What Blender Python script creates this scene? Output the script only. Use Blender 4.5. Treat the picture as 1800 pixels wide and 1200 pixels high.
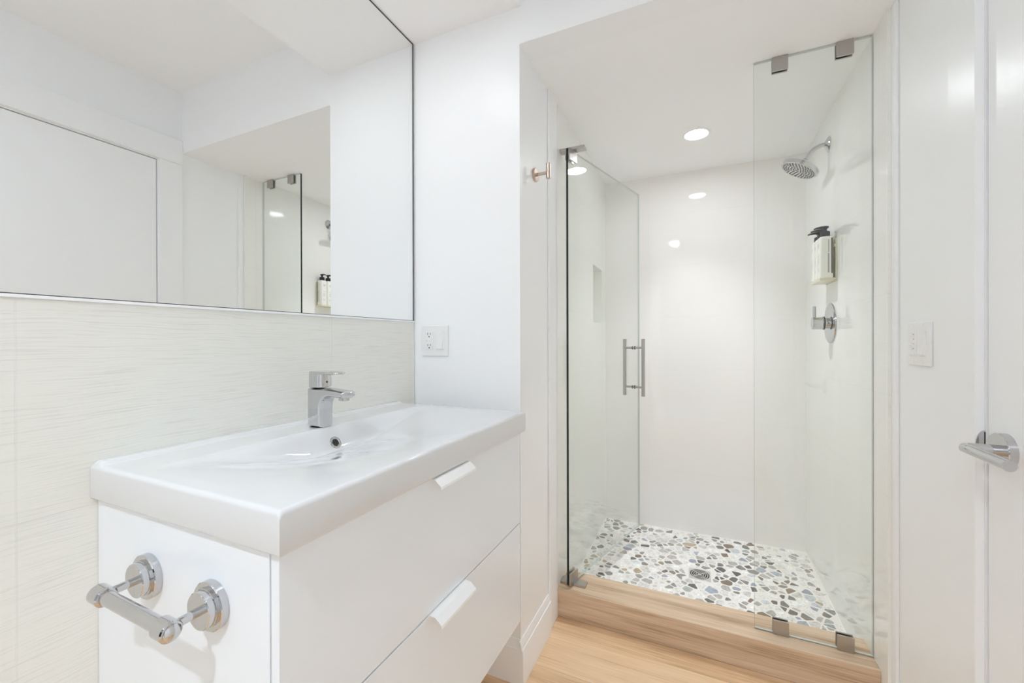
import bpy, bmesh, math, random
from mathutils import Vector, Matrix
random.seed(7)
scene = bpy.context.scene
for o in list(bpy.data.objects):
    bpy.data.objects.remove(o, do_unlink=True)
COL = scene.collection

# ------------------------------------------------------------------ camera
CAM = Vector((0.977, 0.0, 1.1421))
FPX = 727.9
yaw, pitch, roll = math.radians(24.362), math.radians(-0.101), math.radians(-0.140)
R = Vector((math.cos(yaw), math.sin(yaw), 0)); F = Vector((-math.sin(yaw), math.cos(yaw), 0)); U = Vector((0, 0, 1))
F2 = F*math.cos(pitch)+U*math.sin(pitch); U2 = U*math.cos(pitch)-F*math.sin(pitch)
R3 = R*math.cos(roll)+U2*math.sin(roll); U3 = U2*math.cos(roll)-R*math.sin(roll)
cd = bpy.data.cameras.new('camera'); cam = bpy.data.objects.new('camera', cd); COL.objects.link(cam)
M = Matrix.Identity(4)
for i in range(3):
    M[i][0] = R3[i]; M[i][1] = U3[i]; M[i][2] = -F2[i]; M[i][3] = CAM[i]
cam.matrix_world = M
cd.sensor_width = 36; cd.sensor_fit = 'HORIZONTAL'; cd.lens = FPX*36/1800; cd.clip_start = 0.01
scene.camera = cam

# ------------------------------------------------------------------ world, exposure
w = bpy.data.worlds.new('world'); scene.world = w; w.use_nodes = True
w.node_tree.nodes['Background'].inputs[0].default_value = (0.02, 0.02, 0.02, 1)
w.node_tree.nodes['Background'].inputs[1].default_value = 0.2
vs = scene.view_settings
vs.view_transform = 'Standard'; vs.look = 'None'; vs.exposure = 0.83; vs.gamma = 1.0; vs.use_curve_mapping = False
# lens radiance and downward beam (W, cone in degrees) of each recessed lamp; the hallway one is added fill
LAMP_SHOWER, LAMP_SOFFIT, LAMP_ROOM, LAMP_HALL_FILL = 52.0, 40.0, 220.0, 55.0
BEAM_SHOWER, BEAM_SOFFIT, BEAM_ROOM, BEAM_HALL_FILL = (30.0, 92), (2.2, 80), (58.0, 108), (0.0, 100)
try:
    scene.cycles.use_denoising = True
    scene.cycles.max_bounces = 18; scene.cycles.diffuse_bounces = 12; scene.cycles.glossy_bounces = 8
    scene.cycles.transparent_max_bounces = 24; scene.cycles.transmission_bounces = 12
    scene.cycles.sample_clamp_indirect = 6.0
    scene.cycles.blur_glossy = 0.1
except Exception:
    pass

# ------------------------------------------------------------------ dimensions (metres)
XC, XL, XR, XD = 0.432, 0.4358, 1.490, 1.5074
YH, YT, YB, YBACK = 1.2695, 1.6434, 2.638, -1.2
ZSOF, ZH, ZCL, ZM = 2.2554, 2.1307, 2.4446, 1.2177
ZT, ZCB, ZC, ZSF = 0.9251, 0.283, 0.1121, 0.0186
YC2 = 1.7978
YP, XP = 1.709, 1.155
V0, VL = 0.357, 0.8177
YDOOR0, YDOOR1, ZDOOR = 0.44, 1.1645, 2.061

# ------------------------------------------------------------------ materials
def new_mat(name):
    m = bpy.data.materials.new(name); m.use_nodes = True
    nt = m.node_tree
    for n in list(nt.nodes): nt.nodes.remove(n)
    out = nt.nodes.new('ShaderNodeOutputMaterial')
    return m, nt, out
def N(nt, t, **kw):
    n = nt.nodes.new(t)
    for k, v in kw.items(): setattr(n, k, v)
    return n
def L(nt, a, b): nt.links.new(a, b)
def principled(name, col, rough=0.4, metal=0.0, spec=0.5, coat=0.0, noise=0.0, nscale=8.0, bump=0.0, bscale=200.0):
    m, nt, out = new_mat(name)
    p = N(nt, 'ShaderNodeBsdfPrincipled')
    p.inputs['Base Color'].default_value = (*col, 1); p.inputs['Roughness'].default_value = rough
    p.inputs['Metallic'].default_value = metal; p.inputs['Specular IOR Level'].default_value = spec
    p.inputs['Coat Weight'].default_value = coat; p.inputs['Coat Roughness'].default_value = 0.03
    tc = N(nt, 'ShaderNodeTexCoord')
    if noise > 0:
        nz = N(nt, 'ShaderNodeTexNoise'); nz.inputs['Scale'].default_value = nscale; nz.inputs['Detail'].default_value = 4
        L(nt, tc.outputs['Object'], nz.inputs['Vector'])
        mr = N(nt, 'ShaderNodeMapRange'); mr.inputs['To Min'].default_value = max(0.0, rough-noise); mr.inputs['To Max'].default_value = rough+noise
        L(nt, nz.outputs['Fac'], mr.inputs['Value']); L(nt, mr.outputs[0], p.inputs['Roughness'])
    if bump > 0:
        nb = N(nt, 'ShaderNodeTexNoise'); nb.inputs['Scale'].default_value = bscale; nb.inputs['Detail'].default_value = 2
        L(nt, tc.outputs['Object'], nb.inputs['Vector'])
        b = N(nt, 'ShaderNodeBump'); b.inputs['Strength'].default_value = bump; b.inputs['Distance'].default_value = 0.001
        L(nt, nb.outputs['Fac'], b.inputs['Height']); L(nt, b.outputs[0], p.inputs['Normal'])
    L(nt, p.outputs[0], out.inputs[0])
    return m

PAINT = principled('wall_paint', (0.905, 0.916, 0.928), 0.36, spec=0.4, bump=0.15, bscale=260)
CEIL = principled('ceiling_paint', (0.918, 0.928, 0.940), 0.6, spec=0.3, bump=0.1, bscale=200)
TRIM = principled('trim_paint', (0.905, 0.916, 0.93), 0.32, spec=0.5)
CERAMIC = principled('white_ceramic', (0.71, 0.722, 0.735), 0.07, coat=0.4, noise=0.02)
LACQ = principled('white_lacquer', (0.838, 0.872, 0.912), 0.16, noise=0.03)
PULLW = principled('white_pull', (0.88, 0.88, 0.88), 0.3, noise=0.03)
PLASTIC = principled('white_plastic', (0.86, 0.86, 0.86), 0.25, noise=0.03)
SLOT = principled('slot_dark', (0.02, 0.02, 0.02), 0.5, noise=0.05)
SLOTG = principled('slot_grey', (0.25, 0.25, 0.25), 0.5, noise=0.05)
CHROME = principled('chrome', (0.61, 0.61, 0.62), 0.035, metal=1.0, noise=0.015, nscale=30)
NICKEL = principled('brushed_nickel', (0.50, 0.48, 0.46), 0.28, metal=1.0)
STEEL = principled('drain_steel', (0.86, 0.85, 0.84), 0.3, metal=1.0, noise=0.05, nscale=60)
BRONZE = principled('warm_nickel', (0.62, 0.50, 0.43), 0.22, metal=1.0, noise=0.05, nscale=60)
BLACKP = principled('black_plastic', (0.012, 0.012, 0.012), 0.3, noise=0.05)
RUBBER = principled('black_gasket', (0.01, 0.01, 0.01), 0.4, noise=0.05)
BOTTLE = principled('cream_bottle', (0.86, 0.85, 0.79), 0.22, noise=0.03)
HOLD = principled('cream_holder', (0.72, 0.69, 0.52), 0.25, noise=0.03)
INK = principled('label_ink', (0.10, 0.10, 0.11), 0.4, noise=0.03)
INKG = principled('label_ink_grey', (0.42, 0.42, 0.44), 0.4, noise=0.03)
GEDGE = principled('glass_edge', (0.002, 0.014, 0.010), 0.12, spec=0.5, noise=0.02)
GEDGE2 = principled('glass_edge_pale', (0.62, 0.66, 0.63), 0.15, noise=0.02)
MEDGE = principled('mirror_edge', (0.06, 0.06, 0.06), 0.3, noise=0.03)
HALL = principled('added_hall_paint', (0.90, 0.90, 0.90), 0.7, noise=0.05)
WHITEGROUT = principled('white_caulk', (0.86, 0.85, 0.83), 0.5, noise=0.05)

def mirror_mat():
    m, nt, out = new_mat('mirror_silver')
    g = N(nt, 'ShaderNodeBsdfGlossy'); g.inputs['Color'].default_value = (0.94, 0.95, 0.945, 1); g.inputs['Roughness'].default_value = 0.0
    L(nt, g.outputs[0], out.inputs[0]); return m
MIRROR = mirror_mat()

def glass_mat():
    m, nt, out = new_mat('shower_glass')
    t = N(nt, 'ShaderNodeBsdfTransparent'); t.inputs['Color'].default_value = (0.982, 0.991, 0.984, 1)
    g = N(nt, 'ShaderNodeBsdfGlossy'); g.inputs['Roughness'].default_value = 0.0
    lw = N(nt, 'ShaderNodeLayerWeight'); lw.inputs['Blend'].default_value = 0.5
    pw = N(nt, 'ShaderNodeMath', operation='POWER'); pw.inputs[1].default_value = 5.0
    L(nt, lw.outputs['Facing'], pw.inputs[0])
    ma = N(nt, 'ShaderNodeMath', operation='MULTIPLY_ADD'); ma.inputs[1].default_value = 0.955; ma.inputs[2].default_value = 0.042
    L(nt, pw.outputs[0], ma.inputs[0])
    mx = N(nt, 'ShaderNodeMixShader'); L(nt, ma.outputs[0], mx.inputs[0]); L(nt, t.outputs[0], mx.inputs[1]); L(nt, g.outputs[0], mx.inputs[2])
    L(nt, mx.outputs[0], out.inputs[0]); return m
GLASS = glass_mat()

def emit_mat(name, strength, col=(1, 0.985, 0.965)):
    m, nt, out = new_mat(name)
    e = N(nt, 'ShaderNodeEmission'); e.inputs[0].default_value = (*col, 1); e.inputs[1].default_value = strength
    L(nt, e.outputs[0], out.inputs[0]); return m

def tile_mat(name, along, col, jx0, jw, jz0, jh, ridge=230.0, bump=0.5, jointdark=0.93, rough=0.07, dark=0.94):
    """glazed tile with fine wavy ridges running horizontally; along = 'X' or 'Y' axis of the wall"""
    m, nt, out = new_mat(name)
    p = N(nt, 'ShaderNodeBsdfPrincipled'); p.inputs['Roughness'].default_value = rough; p.inputs['Specular IOR Level'].default_value = 0.5
    tc = N(nt, 'ShaderNodeTexCoord'); sx = N(nt, 'ShaderNodeSeparateXYZ'); L(nt, tc.outputs['Object'], sx.inputs[0])
    a = sx.outputs[along]; z = sx.outputs['Z']
    # wavy ridges: noise stretched along the wall
    wob = N(nt, 'ShaderNodeTexNoise'); wob.inputs['Scale'].default_value = 5.0; wob.inputs['Detail'].default_value = 2
    L(nt, tc.outputs['Object'], wob.inputs['Vector'])
    wz = N(nt, 'ShaderNodeMath', operation='MULTIPLY_ADD'); wz.inputs[1].default_value = 0.02; L(nt, wob.outputs['Fac'], wz.inputs[0]); L(nt, z, wz.inputs[2])
    sa = N(nt, 'ShaderNodeMath', operation='MULTIPLY'); sa.inputs[1].default_value = 9.0; L(nt, a, sa.inputs[0])
    sz = N(nt, 'ShaderNodeMath', operation='MULTIPLY'); sz.inputs[1].default_value = ridge; L(nt, wz.outputs[0], sz.inputs[0])
    cb = N(nt, 'ShaderNodeCombineXYZ'); L(nt, sa.outputs[0], cb.inputs[0]); L(nt, sz.outputs[0], cb.inputs[1])
    nz = N(nt, 'ShaderNodeTexNoise'); nz.inputs['Scale'].default_value = 1.0; nz.inputs['Detail'].default_value = 3; nz.inputs['Roughness'].default_value = 0.55
    L(nt, cb.outputs[0], nz.inputs['Vector'])
    # joints
    def joint(src, o, s):
        su = N(nt, 'ShaderNodeMath', operation='SUBTRACT'); su.inputs[1].default_value = o; L(nt, src, su.inputs[0])
        dv = N(nt, 'ShaderNodeMath', operation='DIVIDE'); dv.inputs[1].default_value = s; L(nt, su.outputs[0], dv.inputs[0])
        pp = N(nt, 'ShaderNodeMath', operation='PINGPONG'); pp.inputs[1].default_value = 0.5; L(nt, dv.outputs[0], pp.inputs[0])
        ml = N(nt, 'ShaderNodeMath', operation='MULTIPLY'); ml.inputs[1].default_value = s; L(nt, pp.outputs[0], ml.inputs[0])
        return ml.outputs[0]
    mn = N(nt, 'ShaderNodeMath', operation='MINIMUM'); L(nt, joint(a, jx0, jw), mn.inputs[0]); L(nt, joint(z, jz0, jh), mn.inputs[1])
    jm = N(nt, 'ShaderNodeMapRange'); jm.inputs['From Min'].default_value = 0.0008; jm.inputs['From Max'].default_value = 0.0018; L(nt, mn.outputs[0], jm.inputs['Value'])
    cr = N(nt, 'ShaderNodeMapRange'); cr.inputs['From Min'].default_value = 0.30; cr.inputs['From Max'].default_value = 0.48
    cr.inputs['To Min'].default_value = dark; cr.inputs['To Max'].default_value = 1.0; L(nt, nz.outputs['Fac'], cr.inputs['Value'])
    jc = N(nt, 'ShaderNodeMapRange'); jc.inputs['To Min'].default_value = jointdark; jc.inputs['To Max'].default_value = 1.0; L(nt, jm.outputs[0], jc.inputs['Value'])
    mu = N(nt, 'ShaderNodeMath', operation='MULTIPLY'); L(nt, cr.outputs[0], mu.inputs[0]); L(nt, jc.outputs[0], mu.inputs[1])
    vm = N(nt, 'ShaderNodeVectorMath', operation='SCALE'); vm.inputs[0].default_value = col; L(nt, mu.outputs[0], vm.inputs['Scale'])
    L(nt, vm.outputs[0], p.inputs['Base Color'])
    hm = N(nt, 'ShaderNodeMath', operation='MULTIPLY'); L(nt, nz.outputs['Fac'], hm.inputs[0]); L(nt, jm.outputs[0], hm.inputs[1])
    b = N(nt, 'ShaderNodeBump'); b.inputs['Strength'].default_value = bump; b.inputs['Distance'].default_value = 0.0012
    L(nt, hm.outputs[0], b.inputs['Height']); L(nt, b.outputs[0], p.inputs['Normal'])
    L(nt, p.outputs[0], out.inputs[0]); return m
TILE_Y = tile_mat('backsplash_tile', 'Y', (0.82, 0.82, 0.768), 0.270, 0.6125, 0.855, 0.3632, ridge=360.0, bump=0.32, rough=0.16, dark=0.89, jointdark=0.965)
TILE_SY = tile_mat('shower_tile_side', 'Y', (0.88, 0.88, 0.85), 1.66, 0.6125, 0.062, 0.3048, bump=0.07, rough=0.04, dark=0.975, jointdark=0.955)
TILE_SX = tile_mat('shower_tile_back', 'X', (0.89, 0.875, 0.855), 0.6945, 0.6125, 0.062, 0.3048, bump=0.02, rough=0.03, dark=0.985, jointdark=0.97)

def wood_mat(name, c1, c2, c3, plank=0.19, y0=0.0, seams=True, rough=0.35, face='Y'):
    """oak boards, grain along X"""
    m, nt, out = new_mat(name)
    p = N(nt, 'ShaderNodeBsdfPrincipled'); p.inputs['Roughness'].default_value = rough
    tc = N(nt, 'ShaderNodeTexCoord'); sx = N(nt, 'ShaderNodeSeparateXYZ'); L(nt, tc.outputs['Object'], sx.inputs[0])
    yz = N(nt, 'ShaderNodeMath', operation='MULTIPLY_ADD'); yz.inputs[1].default_value = 1.0; L(nt, sx.outputs['Z'], yz.inputs[0]); L(nt, sx.outputs['Y'], yz.inputs[2])
    dv = N(nt, 'ShaderNodeMath', operation='MULTIPLY_ADD'); dv.inputs[1].default_value = 1/plank; dv.inputs[2].default_value = -y0/plank+20; L(nt, yz.outputs[0], dv.inputs[0])
    fl = N(nt, 'ShaderNodeMath', operation='FLOOR'); L(nt, dv.outputs[0], fl.inputs[0])
    wn = N(nt, 'ShaderNodeTexWhiteNoise', noise_dimensions='1D'); L(nt, fl.outputs[0], wn.inputs['W'])
    # coordinates offset per plank
    off = N(nt, 'ShaderNodeMath', operation='MULTIPLY_ADD'); off.inputs[1].default_value = 7.0; L(nt, wn.outputs['Value'], off.inputs[0]); L(nt, sx.outputs['X'], off.inputs[2])
    def stretched(kx, ky, detail, dist, rough_):
        a = N(nt, 'ShaderNodeMath', operation='MULTIPLY'); a.inputs[1].default_value = kx; L(nt, off.outputs[0], a.inputs[0])
        b = N(nt, 'ShaderNodeMath', operation='MULTIPLY'); b.inputs[1].default_value = ky; L(nt, yz.outputs[0], b.inputs[0])
        c = N(nt, 'ShaderNodeCombineXYZ'); L(nt, a.outputs[0], c.inputs[0]); L(nt, b.outputs[0], c.inputs[1])
        n = N(nt, 'ShaderNodeTexNoise'); n.inputs['Scale'].default_value = 1; n.inputs['Detail'].default_value = detail
        n.inputs['Distortion'].default_value = dist; n.inputs['Roughness'].default_value = rough_
        L(nt, c.outputs[0], n.inputs['Vector']); return n.outputs['Fac']
    g1 = stretched(1.6, 22, 4, 0.6, 0.55); g2 = stretched(5.0, 190, 3, 0.2, 0.6)
    mx = N(nt, 'ShaderNodeMath', operation='MULTIPLY_ADD'); mx.inputs[1].default_value = 0.45; L(nt, g2, mx.inputs[0])
    m1 = N(nt, 'ShaderNodeMath', operation='MULTIPLY'); m1.inputs[1].default_value = 0.60; L(nt, g1, m1.inputs[0]); L(nt, m1.outputs[0], mx.inputs[2])
    m2 = N(nt, 'ShaderNodeMath', operation='MULTIPLY_ADD'); m2.inputs[1].default_value = 0.10; L(nt, wn.outputs['Value'], m2.inputs[0]); L(nt, mx.outputs[0], m2.inputs[2])
    rp = N(nt, 'ShaderNodeValToRGB'); L(nt, m2.outputs[0], rp.inputs[0])
    e = rp.color_ramp.elements; e[0].position = 0.38; e[0].color = (*c3, 1); e[1].position = 0.72; e[1].color = (*c1, 1)
    x = e.new(0.54); x.color = (*c2, 1)
    last = rp.outputs[0]
    if seams:
        fr = N(nt, 'ShaderNodeMath', operation='FRACT'); L(nt, dv.outputs[0], fr.inputs[0])
        pp = N(nt, 'ShaderNodeMath', operation='PINGPONG'); pp.inputs[1].default_value = 0.5; L(nt, fr.outputs[0], pp.inputs[0])
        mr = N(nt, 'ShaderNodeMapRange'); mr.inputs['From Min'].default_value = 0.002; mr.inputs['From Max'].default_value = 0.007; mr.inputs['To Min'].default_value = 0.72
        L(nt, pp.outputs[0], mr.inputs['Value'])
        sc = N(nt, 'ShaderNodeVectorMath', operation='SCALE'); L(nt, last, sc.inputs[0]); L(nt, mr.outputs[0], sc.inputs['Scale']); last = sc.outputs[0]
    L(nt, last, p.inputs['Base Color'])
    bp = N(nt, 'ShaderNodeBump'); bp.inputs['Strength'].default_value = 0.15; bp.inputs['Distance'].default_value = 0.001
    L(nt, g2, bp.inputs['Height']); L(nt, bp.outputs[0], p.inputs['Normal'])
    L(nt, p.outputs[0], out.inputs[0]); return m
OAK = wood_mat('oak_floor', (0.82, 0.60, 0.395), (0.73, 0.50, 0.305), (0.53, 0.33, 0.18), plank=0.19, y0=1.555)
OAKC = wood_mat('oak_curb', (0.75, 0.59, 0.435), (0.60, 0.435, 0.295), (0.36, 0.225, 0.13), plank=0.5, y0=0.3, seams=False)

def pebble_mat():
    m, nt, out = new_mat('pebble_stone')
    p = N(nt, 'ShaderNodeBsdfPrincipled'); p.inputs['Roughness'].default_value = 0.28
    at = N(nt, 'ShaderNodeAttribute'); at.attribute_name = 'stone'
    tc = N(nt, 'ShaderNodeTexCoord')
    nz = N(nt, 'ShaderNodeTexNoise'); nz.inputs['Scale'].default_value = 90; nz.inputs['Detail'].default_value = 3; nz.inputs['Distortion'].default_value = 1.0
    L(nt, tc.outputs['Object'], nz.inputs['Vector'])
    mr = N(nt, 'ShaderNodeMapRange'); mr.inputs['From Min'].default_value = 0.3; mr.inputs['From Max'].default_value = 0.7; mr.inputs['To Min'].default_value = 0.75; mr.inputs['To Max'].default_value = 1.25
    L(nt, nz.outputs['Fac'], mr.inputs['Value'])
    sc = N(nt, 'ShaderNodeVectorMath', operation='SCALE'); L(nt, at.outputs['Color'], sc.inputs[0]); L(nt, mr.outputs[0], sc.inputs['Scale'])
    L(nt, sc.outputs[0], p.inputs['Base Color']); L(nt, p.outputs[0], out.inputs[0]); return m
PEBBLE = pebble_mat()
GROUT = principled('white_grout', (0.86, 0.835, 0.80), 0.55, bump=0.2, bscale=300)

# ------------------------------------------------------------------ mesh helpers
class MB:
    def __init__(s): s.v = []; s.f = []; s.m = []; s.col = {}
    def add(s, vs, fs, mi=0):
        b = len(s.v); s.v += [Vector(x) for x in vs]; s.f += [tuple(i+b for i in f) for f in fs]; s.m += [mi]*len(fs); return s
    def box(s, x0, x1, y0, y1, z0, z1, mi=0):
        vs = [(x0,y0,z0),(x1,y0,z0),(x1,y1,z0),(x0,y1,z0),(x0,y0,z1),(x1,y0,z1),(x1,y1,z1),(x0,y1,z1)]
        return s.add(vs, [(0,3,2,1),(4,5,6,7),(0,1,5,4),(1,2,6,5),(2,3,7,6),(3,0,4,7)], mi)
    def lathe(s, prof, org, axis, seg=40, mi=0, caps=True):
        """prof: list of (radius, height along axis)"""
        a = Vector(axis).normalized(); o = Vector(org)
        t = Vector((0,0,1)) if abs(a.z) < 0.9 else Vector((1,0,0))
        e1 = a.cross(t).normalized(); e2 = a.cross(e1)
        vs = []; n = len(prof)
        for r, h in prof:
            for k in range(seg):
                an = 2*math.pi*k/seg; vs.append(o+a*h+e1*(r*math.cos(an))+e2*(r*math.sin(an)))
        fs = []
        for i in range(n-1):
            for k in range(seg):
                k2 = (k+1) % seg; fs.append((i*seg+k, i*seg+k2, (i+1)*seg+k2, (i+1)*seg+k))
        if caps:
            fs.append(tuple(reversed(range(seg)))); fs.append(tuple((n-1)*seg+k for k in range(seg)))
        return s.add(vs, fs, mi)
    def cyl(s, p0, p1, r, seg=32, mi=0, ch=0.0):
        p0, p1 = Vector(p0), Vector(p1); h = (p1-p0).length
        pr = [(r, 0), (r, h)] if ch <= 0 else [(r-ch, 0), (r, ch), (r, h-ch), (r-ch, h)]
        return s.lathe(pr, p0, p1-p0, seg, mi)
    def tube(s, pts, rad, seg=20, mi=0):
        pts = [Vector(p) for p in pts]; n = len(pts); vs = []; prev = None
        for i in range(n):
            d = (pts[min(i+1, n-1)]-pts[max(i-1, 0)]).normalized()
            if prev is None:
                t = Vector((0,0,1)) if abs(d.z) < 0.9 else Vector((1,0,0)); e1 = d.cross(t).normalized()
            else: e1 = (prev-d*prev.dot(d)).normalized()
            prev = e1; e2 = d.cross(e1); r = rad[i] if isinstance(rad, (list, tuple)) else rad
            for k in range(seg):
                an = 2*math.pi*k/seg; vs.append(pts[i]+e1*(r*math.cos(an))+e2*(r*math.sin(an)))
        fs = [(i*seg+k, i*seg+(k+1)%seg, (i+1)*seg+(k+1)%seg, (i+1)*seg+k) for i in range(n-1) for k in range(seg)]
        fs += [tuple(reversed(range(seg))), tuple((n-1)*seg+k for k in range(seg))]
        return s.add(vs, fs, mi)
    def prism(s, poly, fn, t0, t1, mi=0):
        """poly 2D points; fn(a,b,t)->xyz"""
        n = len(poly); vs = [fn(a, b, t0) for a, b in poly]+[fn(a, b, t1) for a, b in poly]
        fs = [tuple(range(n)), tuple(reversed(range(n, 2*n)))]+[(i, n+i, n+(i+1)%n, (i+1)%n) for i in range(n)]
        return s.add(vs, fs, mi)
    def loft(s, rings, mi=0):
        n = len(rings[0]); vs = [p for r in rings for p in r]
        fs = [(i*n+k, i*n+(k+1)%n, (i+1)*n+(k+1)%n, (i+1)*n+k) for i in range(len(rings)-1) for k in range(n)]
        fs += [tuple(reversed(range(n))), tuple((len(rings)-1)*n+k for k in range(n))]
        return s.add(vs, fs, mi)

WLOC = {}
def tag(o, label=None, cat=None, group=None, kind=None):
    if label: o['label'] = label
    if cat: o['category'] = cat
    if group: o['group'] = group
    if kind: o['kind'] = kind
    return o
def build(name, mb, mat, parent=None, local=False, smooth=30, bevel=0.0, seg=3, origin=None):
    me = bpy.data.meshes.new(name)
    if parent is not None: off = Vector((0,0,0)) if local else WLOC[parent.name]
    elif origin is not None: off = Vector(origin)
    else: off = Vector((0,0,0))
    me.from_pydata([tuple(p-off) for p in mb.v], [], mb.f)
    bm = bmesh.new(); bm.from_mesh(me); bmesh.ops.recalc_face_normals(bm, faces=bm.faces); bm.to_mesh(me); bm.free()
    mats = mat if isinstance(mat, (list, tuple)) else [mat]
    for m in mats: me.materials.append(m)
    for i, p in enumerate(me.polygons): p.material_index = mb.m[i]; p.use_smooth = smooth > 0
    if smooth > 0: me.set_sharp_from_angle(angle=math.radians(smooth))
    o = bpy.data.objects.new(name, me); COL.objects.link(o)
    if parent is not None:
        o.parent = parent; WLOC[o.name] = off
    else:
        o.location = off; WLOC[o.name] = off
    if bevel > 0:
        b = o.modifiers.new('bevel', 'BEVEL'); b.width = bevel; b.segments = seg; b.limit_method = 'ANGLE'; b.angle_limit = math.radians(40); b.harden_normals = True
    return o
def thing(name, label, cat, loc, rotz=0.0, group=None):
    o = bpy.data.objects.new(name, None); COL.objects.link(o); o.location = loc; o.rotation_euler = (0, 0, rotz)
    o.empty_display_size = 0.05; WLOC[o.name] = Vector(loc)
    return tag(o, label, cat, group)
def struct(name, mb, mat, label=None, cat=None, **kw):
    o = build(name, mb, mat, **kw); return tag(o, label, cat, kind='structure')
def sstep(a, b, x):
    t = max(0.0, min(1.0, (x-a)/(b-a))); return t*t*(3-2*t)

# ================================================================== SETTING
struct('floor', MB().box(-0.02, XD+0.05, YBACK, YT, -0.05, 0), OAK, 'light oak plank floor in front of the shower curb', 'floor', smooth=0)
struct('wall_left', MB().box(-0.11, -0.01, YBACK, YH, 0, ZCL+0.02), PAINT, 'white painted wall behind the mirror', 'wall', smooth=0)
struct('wall_left_tile', MB().box(-0.01, 0.0, YBACK, YH-0.004, 0, ZM-0.0062), TILE_Y, 'cream ribbed tile wall behind the washbasin', 'wall', smooth=0)
struct('wall_front', MB().box(-0.11, XC, YH, YT-0.003, 0, ZCL+0.02).box(XC, XD+0.1, YH, YH+0.10, ZH, ZCL+0.02), PAINT,
       'white wall with the shower opening beside the mirror', 'wall', smooth=0)
g = 0.004
rw = MB().box(XD, XD+0.1, YBACK, YDOOR0, 0, ZCL+0.02).box(XD, XD+0.1, YDOOR0, YDOOR1, ZDOOR, ZCL+0.02).box(XD, XD+0.1, YDOOR1, YT-0.05, 0, ZCL+0.02)
struct('wall_right', rw, PAINT, 'white wall holding the door and the timer switch plate', 'wall', smooth=0)
bw = MB().box(-0.11, 0.45, YBACK-0.1, YBACK, 0, ZCL+0.02).box(1.25, XD+0.1, YBACK-0.1, YBACK, 0, ZCL+0.02).box(0.45, 1.25, YBACK-0.1, YBACK, 2.05, ZCL+0.02)
struct('wall_back', bw, PAINT, 'white wall behind the camera with an added open doorway', 'wall', smooth=0)  # doorway added to let the hallway fill light in
hy0, hy1 = YBACK-1.5, YBACK-0.1
hm = MB().box(0.0, 1.7, hy0-0.05, hy0, 0, 2.4).box(-0.05, 0.0, hy0, hy1, 0, 2.4).box(1.7, 1.75, hy0, hy1, 0, 2.4).box(-0.05, 1.75, hy0, hy1, 2.4, 2.45).box(-0.05, 1.75, hy0-0.05, YBACK, -0.05, -0.0005)
struct('wall_hallway_added', hm, HALL, 'added unseen hallway giving fill light through the doorway', 'hallway', smooth=0)  # hallway added out of view to send soft light into the room
DARKD = principled('added_dark_door', (0.025, 0.022, 0.02), 0.4, noise=0.05)
struct('added_door', MB().box(0.30, 1.05, hy0, hy0+0.03, 0, 2.03), DARKD, 'added unseen dark door for the chrome to reflect', 'door', bevel=0.002, seg=2)  # unseen door added so the chrome picks up a dark reflection
struct('ceiling', MB().box(XC-0.01, XD+0.1, YBACK-0.1, YH+0.05, ZCL, ZCL+0.08), CEIL, 'white ceiling of the bathroom', 'ceiling', smooth=0)
struct('ceiling_soffit', MB().box(-0.11, XC+0.002, YBACK-0.1, YH, ZSOF, ZCL+0.06), CEIL, 'white dropped soffit over the mirror', 'ceiling', smooth=0)
struct('ceiling_shower', MB().box(XC-0.15, XD+0.1, YH+0.10, YB+0.1, ZH, ZH+0.08), CEIL, 'white ceiling over the shower', 'ceiling', smooth=0)
# shower walls
NY0, NY1, NZ0, NZ1, ND = 2.295, 2.525, 1.245, 1.568, 0.09
sl = MB().box(0.25, XL, YT-0.003, NY0, 0, ZH).box(0.25, XL, NY1, YB+0.1, 0, ZH).box(0.25, XL, NY0, NY1, 0, NZ0).box(0.25, XL, NY0, NY1, NZ1, ZH).box(0.25, XL-ND, NY0, NY1, NZ0, NZ1)
struct('wall_shower_left', sl, TILE_SY, 'cream tiled shower wall with a recessed niche', 'wall', smooth=0)
struct('wall_shower_right', MB().box(XR, XD+0.1, 1.593, YB+0.1, 0, ZH), TILE_SY, 'cream tiled shower wall carrying shower head and valve', 'wall', smooth=0)
struct('wall_shower_back', MB().box(XL-0.1, XR+0.1, YB, YB+0.1, 0, ZH), TILE_SX, 'cream tiled back wall of the shower', 'wall', smooth=0)
struct('shower_curb', MB().box(XL, XR, YT, YC2, 0, ZC), OAKC, 'oak-look curb across the shower entrance', 'curb', bevel=0.0012, seg=2)

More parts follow.
